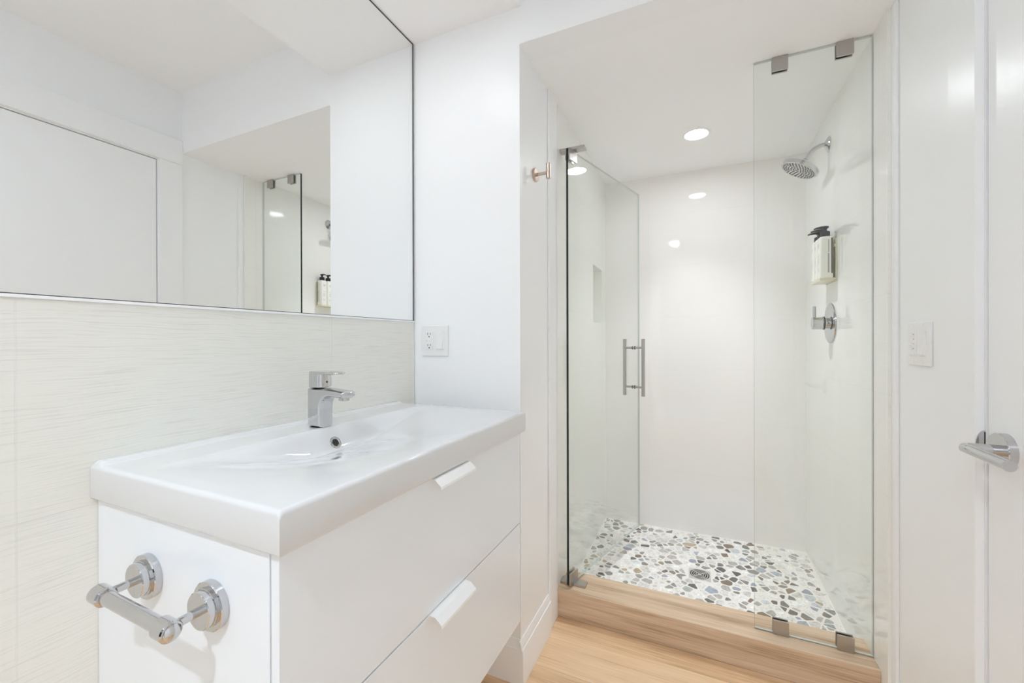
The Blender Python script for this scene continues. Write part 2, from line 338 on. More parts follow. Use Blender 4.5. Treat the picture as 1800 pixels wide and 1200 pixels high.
# pebble floor: one slab with the stones set in it
def pebble_floor():
    x0, x1, y0, y1 = XL, XR, YC2, YB
    mb = MB(); mb.box(x0, x1, y0, y1, -0.05, ZSF)
    cols = [0]*6
    pts = []
    tries = 0
    while len(pts) < 760 and tries < 60000:
        tries += 1
        p = (random.uniform(x0-0.03, x1+0.03), random.uniform(y0-0.03, y1+0.03))
        rmin = random.choice((0.018, 0.022, 0.027, 0.034, 0.042))
        if all((p[0]-q[0])**2+(p[1]-q[1])**2 > ((rmin+q[2])*0.5)**2 for q in pts): pts.append((p[0], p[1], rmin))
    pal = [((0.24,0.235,0.215),2.6),((0.34,0.33,0.305),3),((0.15,0.14,0.13),1.8),((0.46,0.44,0.41),3.2),((0.36,0.40,0.47),0.9),((0.45,0.37,0.27),0.8),((0.26,0.20,0.15),0.7),
           ((0.60,0.64,0.68),1.0),((0.40,0.45,0.42),0.7),((0.80,0.785,0.76),6.5),((0.68,0.66,0.63),2.6),((0.84,0.83,0.805),7.5)]
    tot = sum(wt for _, wt in pal)
    def pick():
        r = random.uniform(0, tot)
        for c, wt in pal:
            r -= wt
            if r <= 0: break
        k = random.uniform(0.85, 1.15); return tuple(min(0.9, ch*k) for ch in c)
    dr = (0.976-0.056, 0.976+0.056, 2.176-0.056, 2.176+0.056)
    for i, (px, py, rr) in enumerate(pts):
        if not (x0+0.006 < px < x1-0.006 and y0+0.004 < py < y1-0.006): continue
        if dr[0] < px < dr[1] and dr[2] < py < dr[3]: continue
        gap = random.uniform(0.003, 0.008)
        poly = [(px-0.045, py-0.045), (px+0.045, py-0.045), (px+0.045, py+0.045), (px-0.045, py+0.045)]
        def clip(poly, nx, ny, d):
            o = []
            for k in range(len(poly)):
                a, b = poly[k], poly[(k+1) % len(poly)]
                da = a[0]*nx+a[1]*ny-d; db = b[0]*nx+b[1]*ny-d
                if da <= 0: o.append(a)
                if da*db < 0:
                    t = da/(da-db); o.append((a[0]+(b[0]-a[0])*t, a[1]+(b[1]-a[1])*t))
            return o
        for j, (qx, qy, qr) in enumerate(pts):
            if j == i or abs(qx-px) > 0.12 or abs(qy-py) > 0.12: continue
            dx, dy = qx-px, qy-py; l = math.hypot(dx, dy); nx, ny = dx/l, dy/l
            sh = 0.5*l+(rr-qr)*0.25
            poly = clip(poly, nx, ny, px*nx+py*ny+sh-gap*0.5)
            if len(poly) < 3: break
        for nx, ny, d in ((1,0,x1-0.003),(-1,0,-x0-0.003),(0,1,y1-0.003),(0,-1,-y0-0.001)):
            if len(poly) >= 3: poly = clip(poly, nx, ny, d)
        # the drain keeps clear of stones
        if len(poly) < 3: continue
        cx = sum(a for a, _ in poly)/len(poly); cy = sum(b for _, b in poly)/len(poly)
        if any(dr[0] < a < dr[1] and dr[2] < b < dr[3] for a, b in poly):
            poly = [(a if not (dr[0] < a < dr[1] and dr[2] < b < dr[3]) else cx, b if not (dr[0] < a < dr[1] and dr[2] < b < dr[3]) else cy) for a, b in poly]
        # chop slivers, soften corners once
        o = []
        for k in range(len(poly)):
            a, b = poly[k], poly[(k+1) % len(poly)]
            o.append((a[0]*0.88+b[0]*0.12, a[1]*0.88+b[1]*0.12)); o.append((a[0]*0.12+b[0]*0.88, a[1]*0.12+b[1]*0.88))
        poly = o
        s = random.choice((0.72, 0.85, 0.92, 0.97, 1.0))
        poly = [(cx+(a-cx)*s, cy+(b-cy)*s) for a, b in poly]
        area = abs(sum(poly[k][0]*poly[(k+1) % len(poly)][1]-poly[(k+1) % len(poly)][0]*poly[k][1] for k in range(len(poly))))/2
        if area < 0.00006: continue
        n = len(poly); c = pick()
        vs = [(a, b, ZSF-0.0005) for a, b in poly]+[(cx+(a-cx)*0.94, cy+(b-cy)*0.94, ZSF+0.0010) for a, b in poly]
        fs = [tuple(range(n, 2*n))]+[(k, (k+1) % n, n+(k+1) % n, n+k) for k in range(n)]
        mb.add(vs, fs, 1); cols += [c]*len(fs)
    me_cols = cols
    o = struct('floor_shower', mb, [GROUT, PEBBLE], 'white grouted shower floor of broken grey and blue pebbles', 'floor', smooth=0)
    at = o.data.attributes.new('stone', 'FLOAT_COLOR', 'FACE')
    for k, c in enumerate(me_cols):
        at.data[k].color = (*(c if c else (0.8, 0.8, 0.8)), 1)
pebble_floor()

# trims
struct('trim_1', MB().box(XC, XC+0.009, 1.545, YT-0.003, 0, ZH), TRIM, 'white vertical trim at the left of the shower entrance', 'trim', bevel=0.003, seg=3)
struct('trim_2', MB().box(XD-0.009, XD, 1.563, 1.593, 0, ZH), TRIM, 'white vertical trim at the right of the shower entrance', 'trim', bevel=0.003, seg=3)
BP = [(0,0),(.014,0),(.014,.104),(.0125,.110),(.0125,.117),(.0095,.119),(.0085,.126),(.0055,.138),(.003,.145),(0,.145)]
struct('baseboard_front', MB().prism(BP, lambda a, b, t: (t, YH-a, b), 0.0, XC), TRIM, 'white baseboard under the washbasin cabinet', 'baseboard', smooth=25)
struct('baseboard_return', MB().prism(BP, lambda a, b, t: (XC+a, t, b), YH-0.014, 1.545), TRIM, 'white stepped baseboard leading to the shower curb', 'baseboard', smooth=25)
struct('baseboard_right', MB().prism(BP, lambda a, b, t: (XD-a, t, b), YH+0.001, 1.563), TRIM, 'white baseboard under the timer switch plate', 'baseboard', smooth=25)
# door and casing
cz = XD-0.015
cs = MB().box(cz, XD, YDOOR1+0.003, YH-0.001, 0, ZDOOR+0.004)
cs2 = MB().box(cz, XD, YDOOR0-0.105, YDOOR0-0.003, 0, ZDOOR+0.004)
cs3 = MB().box(cz-0.005, XD, YDOOR0-0.105, YH-0.001, ZDOOR+0.004, 2.188)
struct('trim_3', cs, TRIM, 'white door casing leg beside the timer switch plate', 'door casing', bevel=0.0015, seg=2)
struct('trim_4', cs2, TRIM, 'white door casing leg on the hinge side', 'door casing', bevel=0.0015, seg=2)
struct('trim_5', cs3, TRIM, 'white door head casing', 'door casing', bevel=0.0015, seg=2)
door = struct('door_1', MB().box(XD+0.002, XD+0.037, YDOOR0+g, YDOOR1-g, 0.008, ZDOOR-g), TRIM, 'flat white door with a chrome lever', 'door', bevel=0.001, seg=2)
# lever set
LY, LZ, DX = 1.1047, 0.930, XD+0.002
lv = build('door_lever', MB().lathe([(0.0335,0),(0.0335,0.012),(0.0325,0.0135),(0.0,0.0136)], (DX,LY,LZ), (-1,0,0), 48), CHROME, parent=door)
tag(lv, 'chrome lever handle with round rose')
build('neck', MB().cyl((DX-0.010,LY,LZ), (DX-0.058,LY,LZ), 0.0105, 32), CHROME, parent=lv)
hp = [(DX-0.055, LY+0.0085, LZ+0.0005), (DX-0.0565, LY+0.004, LZ), (DX-0.0565, LY-0.03, LZ-0.0003), (DX-0.0565, LY-0.124, LZ-0.001)]
build('handle', MB().tube(hp, [0.0075, 0.0098, 0.0100, 0.0100], 28), CHROME, parent=lv)
sp = [(0, 0.031)]+[(0.0145*math.sin(math.pi*k/16), 0.031*math.cos(math.pi*k/16)) for k in range(1, 16)]+[(0, -0.031)]
st = build('strike_plate', MB().prism(sp, lambda a, b, t: (XD-0.0005-a, t, LZ-0.004+b), YDOOR1+0.003, YDOOR1+0.0005), CHROME, parent=bpy.data.objects['trim_3'], bevel=0.0005, seg=2)
tag(st, 'chrome rounded strike plate')
tag(build('gap_shadow_strip', MB().box(XD-0.0022, XD-0.0004, YDOOR1+0.0002, YDOOR1+0.0008, LZ-0.032, LZ+0.024), SLOT, parent=st), 'dark strip painted as the shade of the gap by the strike plate')  # dark strip stands in for the shade in the door gap

# ================================================================== MIRROR
mr = thing('wall_mirror', 'large frameless mirror filling the wall above the washbasin', 'mirror', (0.0, 0.35, ZM))
MY0, MY1 = -1.15, YH-0.006
build('mirror_glass', MB().box(-0.006, 0.0, MY0, MY1-0.004, ZM+0.0015, ZSOF-0.005), MIRROR, parent=mr, smooth=0)
build('dark_edge', MB().box(-0.0099, 0.0008, MY1-0.004, MY1, ZM+0.0015, ZSOF-0.0005).box(-0.0099, 0.0008, MY0, MY1-0.004, ZSOF-0.005, ZSOF-0.0005).box(-0.0099, 0.0006, MY0, MY1, ZM, ZM+0.0015), MEDGE, parent=mr, smooth=0)
build('bottom_channel', MB().box(-0.0099, 0.003, MY0, MY1+0.002, ZM-0.0060, ZM-0.0003), TRIM, parent=mr, bevel=0.001, seg=2)

# ================================================================== WASHBASIN
def sink():
    root = thing('washbasin', 'white ceramic washbasin with wide shallow bowl on the drawer cabinet', 'sink', (0.245, V0+VL/2, ZT-0.06))
    D = 0.49; r = 0.007
    def coords(a, b, n, ra=True, rb=True):
        c = [a+(b-a)*i/n for i in range(n+1)]
        ex = [r*(1-math.cos(math.pi/2*k/6)) for k in range(1, 6)]
        if ra: c += [a+e for e in ex]+[a+r]
        if rb: c += [b-e for e in ex]+[b-r]
        return sorted(set(round(v, 6) for v in c))
    xs = coords(0.0005, D, 110, False, True); ys = coords(0, VL, 150)
    extra = [0.012+0.001*i for i in range(0, 20)]
    xs = sorted(set(xs+[round(e, 6) for e in extra]))
    def z(x, y):
        A = sstep(0.114, 0.158, x)
        # broad oval bowl, deepest just in front of the steep rear slope
        f = max(0.0, min(1.0, (x-0.158)/0.325))
        q_ = max(0.0, min(1.0, (abs(y-VL/2)-0.075)/0.305))
        dep = 0.056*A*(1-f)**1.3*(0.5*(1-q_)**1.2+0.5*(0.5+0.5*math.cos(math.pi*q_)))
        zz = ZT-dep
        # slim raised ridge along the wall
        zz += 0.0060*(1-sstep(0.014, 0.030, x))*sstep(0.0, 0.012, y)*sstep(0.0, 0.012, VL-y)
        for d in (D-x, y, VL-y):
            if d < r: zz -= r-math.sqrt(max(0, r*r-(r-d)**2))
        return zz
    mb = MB(); nx, ny = len(xs), len(ys)
    vs = [(x, V0+y, z(x, y)) for x in xs for y in ys]
    fs = [(i*ny+j, (i+1)*ny+j, (i+1)*ny+j+1, i*ny+j+1) for i in range(nx-1) for j in range(ny-1)]
    border = [(i, 0) for i in range(nx)]+[(nx-1, j) for j in range(1, ny)]+[(i, ny-1) for i in range(nx-2, -1, -1)]+[(0, j) for j in range(ny-2, 0, -1)]
    b0 = len(vs); nb = len(border)
    zb = ZT-0.0600; q = 0.004
    def ins(x, y, d): return (min(max(x, 0.0005), D-d), min(max(y, d), VL-d))
    for lev, d in ((zb+q, 0.0), (zb+q*0.3, q*0.3), (zb, q)):
        for i, j in border:
            x, y = ins(xs[i], ys[j], d); vs.append((x, V0+y, lev))
    top = [i*ny+j for i, j in border]
    for k in range(nb):
        k2 = (k+1) % nb
        fs.append((top[k], top[k2], b0+k2, b0+k))
        for l in range(2): fs.append((b0+l*nb+k, b0+l*nb+k2, b0+(l+1)*nb+k2, b0+(l+1)*nb+k))
    fs.append(tuple(b0+2*nb+k for k in range(nb)))
    mb.add(vs, fs)
    build('basin', mb, CERAMIC, parent=root, smooth=50)
    # overflow ring on the steep rear slope
    ox = 0.1415; oy = VL/2; oz = z(ox, oy)
    e = 0.003; nrm = Vector((-(z(ox+e, oy)-z(ox-e, oy))/(2*e), 0, 1)).normalized()
    c = Vector((ox, V0+oy, oz))
    ov = build('overflow_ring', MB().lathe([(0.0092,-0.004),(0.0092,0.0012),(0.0108,0.0026),(0.0148,0.0024),(0.0160,0.0006),(0.0160,-0.004)], c, nrm, 40, caps=False), CHROME, parent=root)
    tag(ov, 'chrome overflow ring')
    tag(build('overflow_hole', MB().cyl(c+nrm*-0.003, c+nrm*0.0007, 0.0093, 32).cyl(c+nrm*0.0007, c+nrm*0.0012, 0.003, 20), SLOT, parent=root), 'black overflow hole')
sink()

# ================================================================== CABINET
def cabinet():
    y0, y1 = V0+0.010, V0+VL-0.010
    root = thing('vanity_cabinet', 'white wall-hung two-drawer cabinet under the washbasin', 'cabinet', (0.24, (y0+y1)/2, ZCB))
    t = 0.016; zt = ZT-0.0615
    b = MB().box(0.001, 0.4565, y0, y0+t, ZCB, zt).box(0.001, 0.4565, y1-t, y1, ZCB, zt).box(0.001, 0.4565, y0+t, y1-t, ZCB, ZCB+t).box(0.001, 0.010, y0+t, y1-t, ZCB+t, zt).box(0.40, 0.4565, y0+t, y1-t, 0.575, 0.590)
    build('body', b, LACQ, parent=root, bevel=0.0008, seg=2)
    zmid = 0.584
    for za, zb in ((ZCB-0.001, zmid-0.0018), (zmid+0.0018, zt-0.0025)):
        d = build('drawer', MB().box(0.4588, 0.4748, y0+0.0005, y1-0.0005, za, zb).box(0.05, 0.4588, y0+0.03, y1-0.03, za+0.03, zb-0.06), LACQ, parent=root, bevel=0.0008, seg=2)
        # folded white edge pull hooked over the top of the drawer front
        hx = 0.4748; yc = V0+VL/2+0.001
        pr = [(hx-0.012, zb+0.0014), (hx+0.0135, zb+0.0014), (hx+0.0165, zb+0.0006), (hx+0.0310, zb-0.0120), (hx+0.0320, zb-0.0172), (hx+0.0303, zb-0.0172), (hx+0.0293, zb-0.0128), (hx+0.0155, zb-0.0010), (hx+0.0130, zb-0.0003), (hx-0.012, zb-0.0003)]
        h = build('handle', MB().prism(pr, lambda a, c, t_: (a, t_, c), yc-0.070, yc+0.070), PULLW, parent=d, smooth=25, bevel=0.0004, seg=2)
        tag(h, 'white folded edge pull')
cabinet()

# ================================================================== FAUCET
def rrect(cx, cy, hx, hy, r, n=5):
    o = []
    for sx, sy, a0 in ((1,1,0),(-1,1,90),(-1,-1,180),(1,-1,270)):
        for k in range(n+1):
            an = math.radians(a0+90*k/n); o.append((cx+sx*(hx-r)+r*math.cos(an), cy+sy*(hy-r)+r*math.sin(an)))
    return o
def rounded_slab(poly, fn, half, depth, off):
    # a thick plate whose outline shrinks towards both faces along a quarter ellipse
    n = len(poly); nrm = []
    area = sum(poly[k][0]*poly[(k+1) % n][1]-poly[(k+1) % n][0]*poly[k][1] for k in range(n))
    sg = 1 if area > 0 else -1
    for k in range(n):
        a, b, c = poly[k-1], poly[k], poly[(k+1) % n]
        e1 = Vector((b[0]-a[0], b[1]-a[1])).normalized(); e2 = Vector((c[0]-b[0], c[1]-b[1])).normalized()
        n1 = Vector((-e1.y, e1.x))*sg; n2 = Vector((-e2.y, e2.x))*sg
        m = (n1+n2); m = m/max(0.6, m.dot(n1)) if m.length > 1e-6 else n1
        nrm.append(m)
    rings = []
    K = 8
    lv = [(-half+depth*(1-math.cos(math.pi/2*k/K)), off*(1-math.sin(math.pi/2*k/K))) for k in range(K+1)]
    lv += [(-t, o) for t, o in reversed(lv)]
    for t, o in lv:
        rings.append([fn(p[0]+m.x*o, p[1]+m.y*o, t) for p, m in zip(poly, nrm)])
    return MB().loft(rings)
def corner_round(poly, idx, r, n=5):
    o = []
    for k, p in enumerate(poly):
        if k in idx:
            a, c = poly[k-1], poly[(k+1) % len(poly)]; P = Vector(p)
            d1 = (Vector(a)-P); d2 = (Vector(c)-P); q = min(r, d1.length*0.45, d2.length*0.45)
            A, B = P+d1.normalized()*q, P+d2.normalized()*q
            for i in range(n+1):
                t = i/n; o.append(tuple(A*(1-t)**2+P*2*t*(1-t)+B*t*t))
        else: o.append(p)
    return o
def faucet():
    cx, cy, z0 = 0.094, V0+VL/2-0.004, ZT
    root = thing('faucet', 'chrome single-lever faucet on the back ledge of the washbasin', 'faucet', (cx, cy, z0))
    x0, x1, xt = cx-0.0235, cx+0.0235, cx+0.101
    prof = [(x0, z0), (x1, z0), (x1-0.0005, z0+0.045)]
    fx, fz, fr = x1+0.028, z0+0.0475, 0.0285
    for k in range(1, 9):
        an = math.pi-(math.pi/2)*k/8; prof.append((fx+fr*math.cos(an), fz+0.002+fr*math.sin(an)))
    prof += [(xt-0.03, z0+0.0765), (xt-0.004, z0+0.0765), (xt, z0+0.080), (xt+0.001, z0+0.090), (xt-0.004, z0+0.0945), (x1+0.03, z0+0.0985), (x1, z0+0.0995), (x0, z0+0.0995)]
    nn = len(prof)
    prof = corner_round(prof, (nn-8, nn-7, nn-6, nn-5, nn-4), 0.004, 4)
    build('body', rounded_slab(prof, lambda a, b, t: (a, cy+t, b), 0.0225, 0.0185, 0.0075), CHROME, parent=root, smooth=50)
    build('aerator', MB().lathe([(0.0125,0),(0.0125,0.008),(0.0105,0.009),(0.0,0.009)], (xt-0.019, cy, z0+0.0790), (0,0,-1), 32), CHROME, parent=root)
    build('base_seal', MB().loft([[(a, b, z) for a, b in rrect(cx, cy, 0.0195, 0.0185, 0.010, 6)] for z in (z0-0.0005, z0+0.0008)]), RUBBER, parent=root)
    zl = z0+0.1010
    lb = MB().loft([[(a, b, z) for a, b in rrect((x0+x1)/2, cy, 0.0235-i_, 0.0222-i_, 0.0125, 6)] for z, i_ in ((zl, 0.0012), (zl+0.001, 0.0003), (zl+0.030, 0.0003), (zl+0.036, 0.0008))])
    lev = build('lever', lb, CHROME, parent=root, smooth=40)
    tl = cx+0.075; rings = []
    for z, i_ in ((0.0315, 0.0030), (0.0325, 0.0006), (0.0375, 0.0), (0.0393, 0.0010), (0.0400, 0.0035)):
        ring = []
        for a, b in rrect((x0+tl)/2, 0.0, (tl-x0)/2-i_, 0.0222-i_, 0.0140, 8):
            u_ = max(0.0, (a-x1)/(tl-x1)); ring.append((a, cy+b*(1-0.22*u_), zl+z*(1-0.0*u_)-(0.0015*u_ if z > 0.035 else -0.0012*u_)))
        rings.append(ring)
    build('lever_blade', MB().loft(rings), CHROME, parent=lev, smooth=50)
    build('temperature_dot', MB().cyl((x1-0.002, cy, zl+0.013), (x1+0.0004, cy, zl+0.013), 0.0026, 20), SLOT, parent=lev)
faucet()

# ================================================================== PAPER HOLDER
def paper_holder():
    ys = V0+0.010
    root = thing('toilet_paper_holder', 'chrome toilet paper bar on the side of the white cabinet', 'paper holder', (0.255, ys, 0.766))
    yb = ys-0.0600
    for x, z in ((0.1717, 0.7675), (0.3386, 0.7645)):
        r = build('rosette', MB().lathe([(0.0335,-0.001),(0.0348,0.0012),(0.0348,0.0100),(0.0335,0.0112),(0.0275,0.0112),(0.0275,0.0135),(0.0262,0.0140),(0.0262,0.0215),(0.0250,0.0228),(0.0,0.0229)], (x, ys, z), (0,-1,0), 56), CHROME, parent=root)
        build('post', MB().cyl((x, ys-0.022, z), (x, yb, z), 0.0062, 28), CHROME, parent=root)
    z1, z2 = 0.7675, 0.7645
    d = (Vector((0.3386, yb, z2))-Vector((0.1717, yb, z1))).normalized(); a = Vector((0.1717, yb, z1)); b = Vector((0.3386, yb, z2))
    build('bar', MB().cyl(a, b, 0.0098, 36), CHROME, parent=root)
    capp = [(0.0098,-0.0155),(0.0100,-0.0135),(0.0118,-0.0132),(0.0138,-0.0110),(0.0138,0.0110),(0.0125,0.0130),(0.0108,0.0134),(0.0108,0.0150),(0.0098,0.0162),(0.0075,0.0180),(0.0040,0.0190),(0.0,0.0193)]
    build('end_cap', MB().lathe(capp, b, d, 40), CHROME, parent=root)
    build('end_cap', MB().lathe(capp, a, -d, 40), CHROME, parent=root)
paper_holder()

# ================================================================== WALL PLATES
def outlet_plate():
    x0, x1, z0, z1 = 0.0375, 0.1515, 1.0865, 1.1995; yf = YH
    root = thing('outlet_plate', 'white outlet and switch plate on the wall right of the backsplash', 'outlet', (x0, yf, z0))
    build('plate', MB().box(x0, x1, yf-0.006, yf, z0, z1), PLASTIC, parent=root, bevel=0.003, seg=3)
    zc = (z0+z1)/2; cxa, cxb = x0+0.034, x1-0.034
    rc = build('receptacle', MB().box(cxa-0.0165, cxa+0.0165, yf-0.0085, yf-0.005, zc-0.0333, zc+0.0333), PLASTIC, parent=root, bevel=0.001, seg=2)
    for s in (1, -1):
        c = zc+s*0.0205
        tag(build('slot', MB().box(cxa-0.0068, cxa-0.0048, yf-0.0089, yf-0.0075, c, c+0.0085), SLOT, parent=rc), 'dark outlet slot')
        tag(build('slot', MB().box(cxa+0.0048, cxa+0.0066, yf-0.0089, yf-0.0075, c+0.001, c+0.0085), SLOT, parent=rc), 'dark outlet slot')
        tag(build('slot', MB().cyl((cxa, yf-0.0075, c-0.0055), (cxa, yf-0.0089, c-0.0055), 0.0026, 16), SLOT, parent=rc), 'dark outlet slot')
    build('test_button', MB().box(cxa-0.0075, cxa+0.0075, yf-0.0095, yf-0.008, zc-0.0048, zc-0.0006), PLASTIC, parent=rc, bevel=0.0004, seg=2)
    build('reset_button', MB().box(cxa-0.0075, cxa+0.0075, yf-0.0095, yf-0.008, zc+0.0006, zc+0.0048), PLASTIC, parent=rc, bevel=0.0004, seg=2)
    build('indicator_light', MB().box(cxa-0.0125, cxa-0.0105, yf-0.0090, yf-0.008, zc-0.001, zc+0.001), SLOTG, parent=rc)
    fr = build('rocker_frame', MB().box(cxb-0.0165, cxb+0.0165, yf-0.0078, yf-0.005, zc-0.0333, zc+0.0333), PLASTIC, parent=root, bevel=0.001, seg=2)
    pr = [(yf-0.0070, zc-0.029), (yf-0.0125, zc-0.029), (yf-0.0090, zc+0.001), (yf-0.0082, zc+0.029), (yf-0.0070, zc+0.029)]
    build('rocker', MB().prism(pr, lambda a, b, t: (t, a, b), cxb-0.0125, cxb+0.0125), PLASTIC, parent=root, smooth=20, bevel=0.0006, seg=2)
    for cx in (cxa, cxb):
        for s in (1, -1): build('screw', MB().cyl((cx, yf-0.005, zc+s*0.0485), (cx, yf-0.0066, zc+s*0.0485), 0.0028, 16), PLASTIC, parent=root)
outlet_plate()

def timer_plate():
    y0, y1, z0, z1 = 1.372, 1.4985, 1.074, 1.1895; xf = XD
    root = thing('timer_switch_plate', 'white fan timer and switch plate on the wall next to the door', 'switch', (xf, y0, z0))
    build('plate', MB().box(xf-0.006, xf, y0, y1, z0, z1), PLASTIC, parent=root, bevel=0.003, seg=3)
    zc = (z0+z1)/2; ya, yb = y1-0.038, y0+0.038
    tm = build('timer', MB().box(xf-0.0085, xf-0.005, ya-0.0175, ya+0.0175, zc-0.0333, zc+0.0333), PLASTIC, parent=root, bevel=0.001, seg=2)
    for k in range(4):
        zb = zc+0.0245-k*0.0125
        build('timer_button', MB().box(xf-0.0112, xf-0.008, ya-0.0015, ya+0.014, zb-0.0040, zb+0.0040), PLASTIC, parent=tm, bevel=0.0007, seg=2)
        build('indicator_light', MB().box(xf-0.0092, xf-0.008, ya-0.0095, ya-0.0065, zb-0.0012, zb+0.0012), SLOTG, parent=tm)
    build('timer_button', MB().box(xf-0.0112, xf-0.008, ya-0.0125, ya+0.014, zc-0.0305, zc-0.0255), PLASTIC, parent=tm, bevel=0.0007, seg=2)
    build('rocker_frame', MB().box(xf-0.0078, xf-0.005, yb-0.0175, yb+0.0175, zc-0.0333, zc+0.0333), PLASTIC, parent=root, bevel=0.001, seg=2)
    pr = [(xf-0.0070, zc-0.029), (xf-0.0130, zc-0.029), (xf-0.0092, zc+0.001), (xf-0.0082, zc+0.029), (xf-0.0070, zc+0.029)]
    build('rocker', MB().prism(pr, lambda a, b, t: (a, t, b), yb-0.0135, yb+0.0135), PLASTIC, parent=root, smooth=20, bevel=0.0006, seg=2)
    for cy in (ya, yb):
        for s in (1, -1): build('screw', MB().cyl((xf-0.005, cy, zc+s*0.0485), (xf-0.0066, cy, zc+s*0.0485), 0.0028, 16), PLASTIC, parent=root)
timer_plate()

# ================================================================== ROBE HOOK
def robe_hook():
    c = Vector((XC, 1.4025, 1.7415))
    root = thing('robe_hook', 'warm nickel robe hook on the narrow wall beside the shower', 'hook', c)
    build('rosette', MB().lathe([(0.0235,0),(0.0240,0.001),(0.0240,0.0085),(0.0225,0.0100),(0.0,0.0101)], c, (1,0,0), 40), BRONZE, parent=root)
    build('stem', MB().cyl(c+Vector((0.009,0,0)), c+Vector((0.052,0,0.001)), 0.0058, 24), BRONZE, parent=root)
    build('peg', MB().cyl(c+Vector((0.054,0,-0.020)), c+Vector((0.054,0,0.034)), 0.0085, 28, ch=0.001), BRONZE, parent=root)
robe_hook()

# ================================================================== SHOWER DOOR
def shower_door():
    ex, ey = 0.268, 0.9633
    piv = Vector((0.4767+0.045*ex, 1.6648+0.045*ey, ZC))
    root = thing('shower_door', 'clear glass shower door standing open into the shower', 'shower door', piv, math.atan2(ey, ex))
    zb, zt = 0.012, 1.8300
    a, b = -0.045, 0.6815
    gl = MB()
    gl.box(a, b, -0.005, 0.005, zb, zt)
    gl.m = [2, 2, 0, 2, 0, 1]
    build('glass_pane', gl, [GLASS, GEDGE, GEDGE2], parent=root, local=True, smooth=0)
    # pivot hinges: clamp plates on both faces of the glass and a bar reaching the side wall
    ca, sa = ex, ey
    def loc(X, Y): # world offset from the pivot -> local
        return (X*ca+Y*sa, -X*sa+Y*ca)
    for z0, z1, zp0, zp1 in ((zt-0.047, zt+0.002, zt+0.002, zt+0.013), (zb-0.002, zb+0.047, 0.0, zb-0.002)):
        h = build('pivot_hinge', MB().box(a+0.001, a+0.062, -0.0112, -0.0052, z0, z1).box(a+0.001, a+0.062, 0.0052, 0.0112, z0, z1).box(a+0.0012, a+0.061, -0.0052, 0.0052, (zt+0.0002 if zp0 > 1 else z0), (z1 if zp0 > 1 else zb-0.0002)), NICKEL, parent=root, local=True, bevel=0.0012, seg=2)
        tag(h, 'brushed nickel pivot hinge')
        x_l = XL-piv.x+0.0005
        cs_ = [loc(x_l, -0.020), (loc(0.055, -0.020)), loc(0.055, 0.020), loc(x_l, 0.020)]
        ar = MB().prism(cs_, lambda p, q, t: (p, q, t), zp0, zp1)
        build('hinge_bar', ar, NICKEL, parent=h, local=True, bevel=0.001, seg=2)
    # back-to-back pull handle
    hx = b-0.064; off = ZC
    for sg in (1, -1):
        ha = build('pull_handle', MB().cyl((hx, sg*0.052, 0.845-off), (hx, sg*0.052, 1.150-off), 0.0095, 28, ch=0.0008), NICKEL, parent=root, local=True)
        tag(ha, 'brushed nickel pull bar')
        for z in (0.892, 1.103):
            build('standoff', MB().cyl((hx, sg*0.0055, z-off), (hx, sg*0.046, z-off), 0.0058, 24), NICKEL, parent=ha, local=True)
            build('washer', MB().cyl((hx, sg*0.0051, z-off), (hx, sg*0.0075, z-off), 0.0095, 24), RUBBER, parent=ha, local=True)
shower_door()

# ================================================================== FIXED SCREEN
def screen():
    root = thing('shower_screen', 'fixed clear glass panel at the right of the shower entrance', 'shower screen', ((XP+XR)/2, YP, ZC))
    gl = MB().box(XP, XR-0.002, YP-0.005, YP+0.005, ZC+0.003, ZH-0.003)
    gl.m = [2, 2, 0, 2, 0, 1]
    build('glass_pane', gl, [GLASS, GEDGE, GEDGE2], parent=root, smooth=0)
    for x in (1.234, 1.416):
        for za, zb in ((ZC+0.0004, ZC+0.050), (ZH-0.050, ZH-0.0004)):
            lo = za < 1
            b = MB().box(x-0.0235, x+0.0235, YP-0.0115, YP-0.0052, za, zb).box(x-0.0235, x+0.0235, YP+0.0052, YP+0.0115, za, zb)
            b.box(x-0.0235, x+0.0235, YP-0.0052, YP+0.0052, za if lo else zb-0.0022, za+0.0022 if lo else zb)
            tag(build('clip', b, NICKEL, parent=root, bevel=0.001, seg=2), 'brushed nickel square glass clip')
screen()

